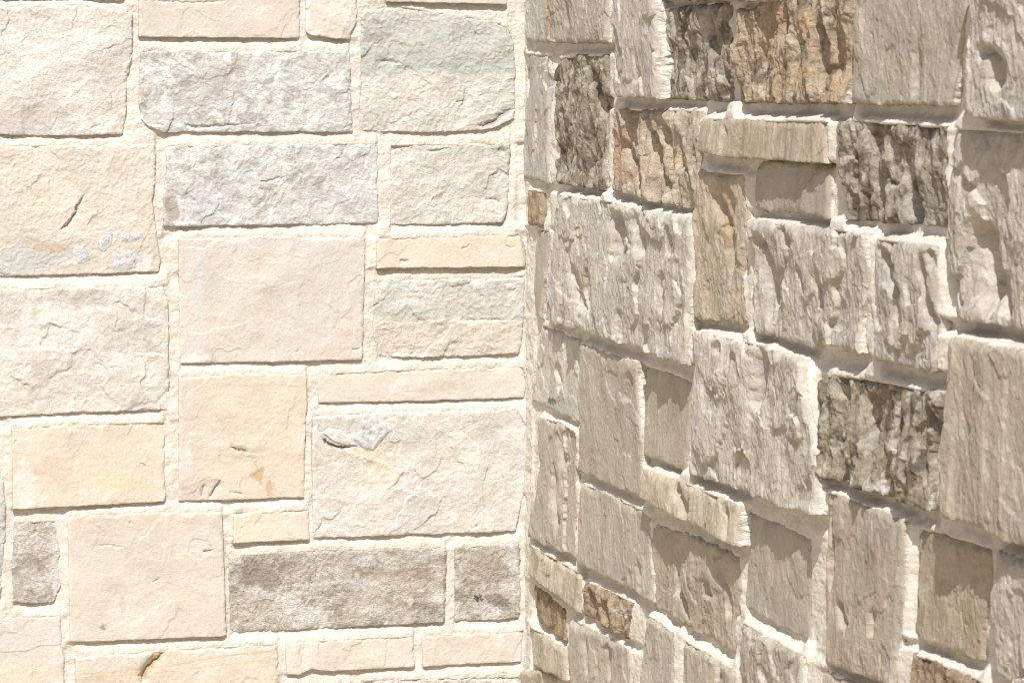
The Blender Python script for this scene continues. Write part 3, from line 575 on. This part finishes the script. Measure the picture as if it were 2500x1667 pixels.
SR([(1274, 1638), (1310, 1636), (1350, 1650)], [(1276, 1760), (1388, 1800)], 'rtan', 20, k=.5)
SR([(1574, 1500), (1605, 1520), (1641, 1550)], [(1560, 1740), (1636, 1780)], 'rgrey', 28, k=.8, label='narrow grey block in the bottom row')
SR([(1661, 1560), (1720, 1595), (1788, 1638)], [(1655, 1780), (1790, 1830)], 'rgrey', 24, k=.8, ov=dict(rib=4), feats=[('vband', 1728, 1750, S(222, 208, 186), .8, 3), ('cut', [(1752, 1610), (1756, 1667)], 4, 12)], label='ribbed grey block with a cream stripe in the bottom row')
SR([(1800, 1516), (1880, 1560), (1964, 1607)], [(1800, 1790), (1972, 1850)], 'rwhite', 28, ov=dict(c=S(204, 192, 176) * K), label='rough grey block in the bottom row right of centre')
SR([(2010, 1195), (2080, 1225), (2110, 1235), (2209, 1274)], [(2012, 1622), (2080, 1640), (2125, 1656), (2180, 1672)], 'rgrey', 32, L=[(2008, 1350)], Rt=[(2204, 1400), (2194, 1526)], k=.85, er=.8, ov=dict(c=S(204, 189, 170) * K, rib=2.5), feats=[('cut', [(2018, 1200), (2022, 1320), (2018, 1450)], 4, 12), ('cut', [(2040, 1460), (2060, 1540)], 6, 10), ('cut', [(2130, 1480), (2132, 1560)], 5, 8), ('blob', 2120, 1560, 30, 50, S(220, 208, 190), .6)], label='tall beige grey block in the lower right')
SR([(2238, 1287), (2300, 1300), (2424, 1338)], [(2228, 1550), (2310, 1590), (2396, 1617)], 'rtan', 16, Rt=[(2420, 1440), (2402, 1520)], k=.7, ov=dict(rib=1.5, c=S(200, 184, 158) * K), feats=[('blob', 2330, 1400, 60, 50, S(216, 200, 174), .6), ('line', [(2320, 1430), (2420, 1462)], 2, BRN, .4)], label='tan block shaded along its top at the lower right')
SR([(2430, 1342), (2800, 1455)], [(2446, 1662), (2800, 1800)], 'rwhite', 34, L=[(2424, 1450), (2421, 1600)], label='pale block cut by the lower right edge')
SR([(2222, 1594), (2300, 1625), (2400, 1668)], [(2216, 1800), (2400, 1850)], 'rbrown', 30, ov=dict(c=S(190, 160, 126) * K), label='brown block at the bottom right')
SR([(2008, 1640), (2060, 1658), (2185, 1706)], [(2000, 1860), (2190, 1900)], 'rgrey', 26)

# a few courses further along the far wall, outside this view
_g = np.random.RandomState(5); y = -140.0
_kinds = ['beige', 'white', 'greige', 'tan', 'marble', 'white', 'beige']
while y < 1740:
    hh_ = _g.uniform(120, 300); x = -262.0
    for c_ in range(2):
        w_ = _g.uniform(260, 420)
        SL([(x - w_, y), (x, y)], [(x - w_, y + hh_), (x, y + hh_)], _kinds[_g.randint(7)], _g.uniform(9, 15))
        x -= w_ + 26
    y += hh_ + 28

# ------------------------------------------------------------------ mortar
def raster(poly, U, V):
    x, y = poly[:, 0], poly[:, 1]
    u0, u1, v0, v1 = x.min(), x.max(), y.min(), y.max()
    iu = np.where((U >= u0) & (U <= u1))[0]; iv = np.where((V >= v0) & (V <= v1))[0]
    if len(iu) == 0 or len(iv) == 0: return None
    a, b = iu[0], iu[-1] + 1; c, d = iv[0], iv[-1] + 1
    uu, vv = np.meshgrid(U[a:b], V[c:d])
    inside = np.zeros(uu.shape, bool)
    n = len(poly)
    step = max(1, n // 90)
    p = poly[::step]; n = len(p)
    for i in range(n):
        x0, y0 = p[i]; x1, y1 = p[(i + 1) % n]
        if y0 == y1: continue
        cond = ((y0 > vv) != (y1 > vv)) & (uu < (x1 - x0) * (vv - y0) / (y1 - y0) + x0)
        inside ^= cond
    return slice(c, d), slice(a, b), inside

def near(mask, hgt, axis, rev, step):
    """distance (mm) and height of the nearest stone along an axis"""
    m = mask if axis == 0 else mask.T; h = hgt if axis == 0 else hgt.T
    if rev: m = m[::-1]; h = h[::-1]
    n = m.shape[0]; d = np.zeros(m.shape); o = np.zeros(m.shape)
    cd = np.full(m.shape[1], 400.0); ch = np.full(m.shape[1], 8.0)
    for i in range(n):
        cd = np.where(m[i], 0.0, cd + step); ch = np.where(m[i], h[i], ch)
        d[i] = cd; o[i] = ch
    if rev: d = d[::-1]; o = o[::-1]
    return (d, o) if axis == 0 else (d.T, o.T)

def mortar(wall, U, V, su, sv):
    uu, vv = np.meshgrid(U, V)
    mask = np.zeros(uu.shape, bool); hg = np.zeros(uu.shape)
    for poly, h, full, _, _ in PLACED[wall]:
        r = raster(poly, U, V)
        if r is None: continue
        sl = (r[0], r[1]); mask[sl] |= r[2]
        t = hg[sl]; t[r[2]] = h; hg[sl] = t
    # V rises with the row index: "below" is the previous row
    dB, hB = near(mask, hg, 0, False, sv); dA, hA = near(mask, hg, 0, True, sv)
    dL, hL = near(mask, hg, 1, False, su); dR, hR = near(mask, hg, 1, True, su)
    gv = dB + dA + .01; gh = dL + dR + .01
    tv = dB / gv; th = dL / gh
    if wall == 'L':
        fill_v = hB * .80 * (1 - sstep(.25, 1.0, tv)) + (hA * .1 - 1) * sstep(.25, 1.0, tv)
        fill_h = hL * .55 * (1 - th) + hR * .70 * th - 1
    else:
        fill_v = hB * .90 * (1 - sstep(.0, .5, tv)) + (hA * .2 - 3) * sstep(.0, .5, tv)
        fill_h = hL * .92 * (1 - th) + hR * .35 * th - 1   # falls away toward the next stone
    wv = 1 / gv ** 2; wh = 1 / gh ** 2
    m = (fill_v * wv + fill_h * wh) / (wv + wh)
    m = np.where(mask, 0, m)
    # smooth so joints have no creases, then bring back sand and trowel marks
    def blur(a, w, k):
        for _ in range(k):
            a = (np.roll(a, 1, 0) + a + np.roll(a, -1, 0)) / 3; w = (np.roll(w, 1, 0) + w + np.roll(w, -1, 0)) / 3
            a = (np.roll(a, 1, 1) + a + np.roll(a, -1, 1)) / 3; w = (np.roll(w, 1, 1) + w + np.roll(w, -1, 1)) / 3
        return a / np.maximum(w, 1e-4)
    w0 = (~mask).astype(float)
    m = blur(m * w0, w0, 2)
    big = 1.0 if wall == 'L' else 1.6
    m = m + 2.5 * fbm(uu / 60, vv / 50, 2, 501) + 1.3 * fbm(uu / 18, vv / 18, 3, 511, .6) + .9 * fbm(uu / 6.5, vv / 6.5, 2, 521)
    if wall == 'L': m = m + 12 * np.exp(uu / 13) * (1 + .5 * fbm(uu / 40, vv / 40, 3, 551)) * (~mask)
    inner = mask.copy()
    for _ in range(7 if wall == 'L' else 6):
        inner = inner & np.roll(inner, 1, 0) & np.roll(inner, -1, 0) & np.roll(inner, 1, 1) & np.roll(inner, -1, 1)
    # inside the stones the bed dives under the face
    ins = mask & ~inner
    depth = np.zeros(mask.shape); cur = mask.copy()
    for _ in range(7):
        cur = cur & np.roll(cur, 1, 0) & np.roll(cur, -1, 0) & np.roll(cur, 1, 1) & np.roll(cur, -1, 1)
        depth += cur
    m = m - depth * (2.2 if wall == 'L' else 3.5)
    c = S(237, 228, 213) * (.72 if wall == 'L' else .80)
    col = np.ones(uu.shape + (1,)) * c
    n = fbm(uu / 70, vv / 50, 4, 531)[..., None]
    col = col * (1 + .09 * n) * np.array([1, .992, .975])
    n = sstep(.25, .6, fbm(uu / 90, vv / 60, 4, 541))[..., None]
    col = col * (1 - n * .5) + S(244, 238, 227) * (.76 if wall == 'L' else .82) * n * .5
    keepv = ~inner
    keep = keepv[:-1, :-1] | keepv[1:, :-1] | keepv[:-1, 1:] | keepv[1:, 1:]
    P = to_world(uu, vv, m, wall)
    return grid_mesh('mortar', P, M_MORTAR, col, keep=keep, flat_border=False, parent=walls[wall])

mortar('L', np.arange(-2550, 0.1, 2.3), np.arange(350, 2450, 2.3), 2.3, 2.3)
mortar('R', np.arange(0, 3400, 3.0), np.arange(350, 2450, 2.5), 3.0, 2.5)

# ------------------------------------------------------------------ ground
def simple_mat(name, c, rough):
    m = bpy.data.materials.new(name); m.use_nodes = True
    t = m.node_tree; bs = t.nodes['Principled BSDF']
    nz = t.nodes.new('ShaderNodeTexNoise'); nz.inputs['Scale'].default_value = 6; nz.inputs['Detail'].default_value = 8
    cr = t.nodes.new('ShaderNodeValToRGB')
    cr.color_ramp.elements[0].color = tuple(v * .8 for v in c) + (1,); cr.color_ramp.elements[1].color = tuple(v * 1.15 for v in c) + (1,)
    t.links.new(nz.outputs['Fac'], cr.inputs[0]); t.links.new(cr.outputs[0], bs.inputs['Base Color'])
    bs.inputs['Roughness'].default_value = rough
    return m
me = bpy.data.meshes.new('ground')
me.from_pydata([(-400, -400, 0), (400, -400, 0), (400, 400, 0), (-400, 400, 0)], [], [(0, 1, 2, 3)])
me.materials.append(simple_mat('paving', (.5, .41, .30), .9))
g = bpy.data.objects.new('ground', me); C.objects.link(g); g['kind'] = 'structure'
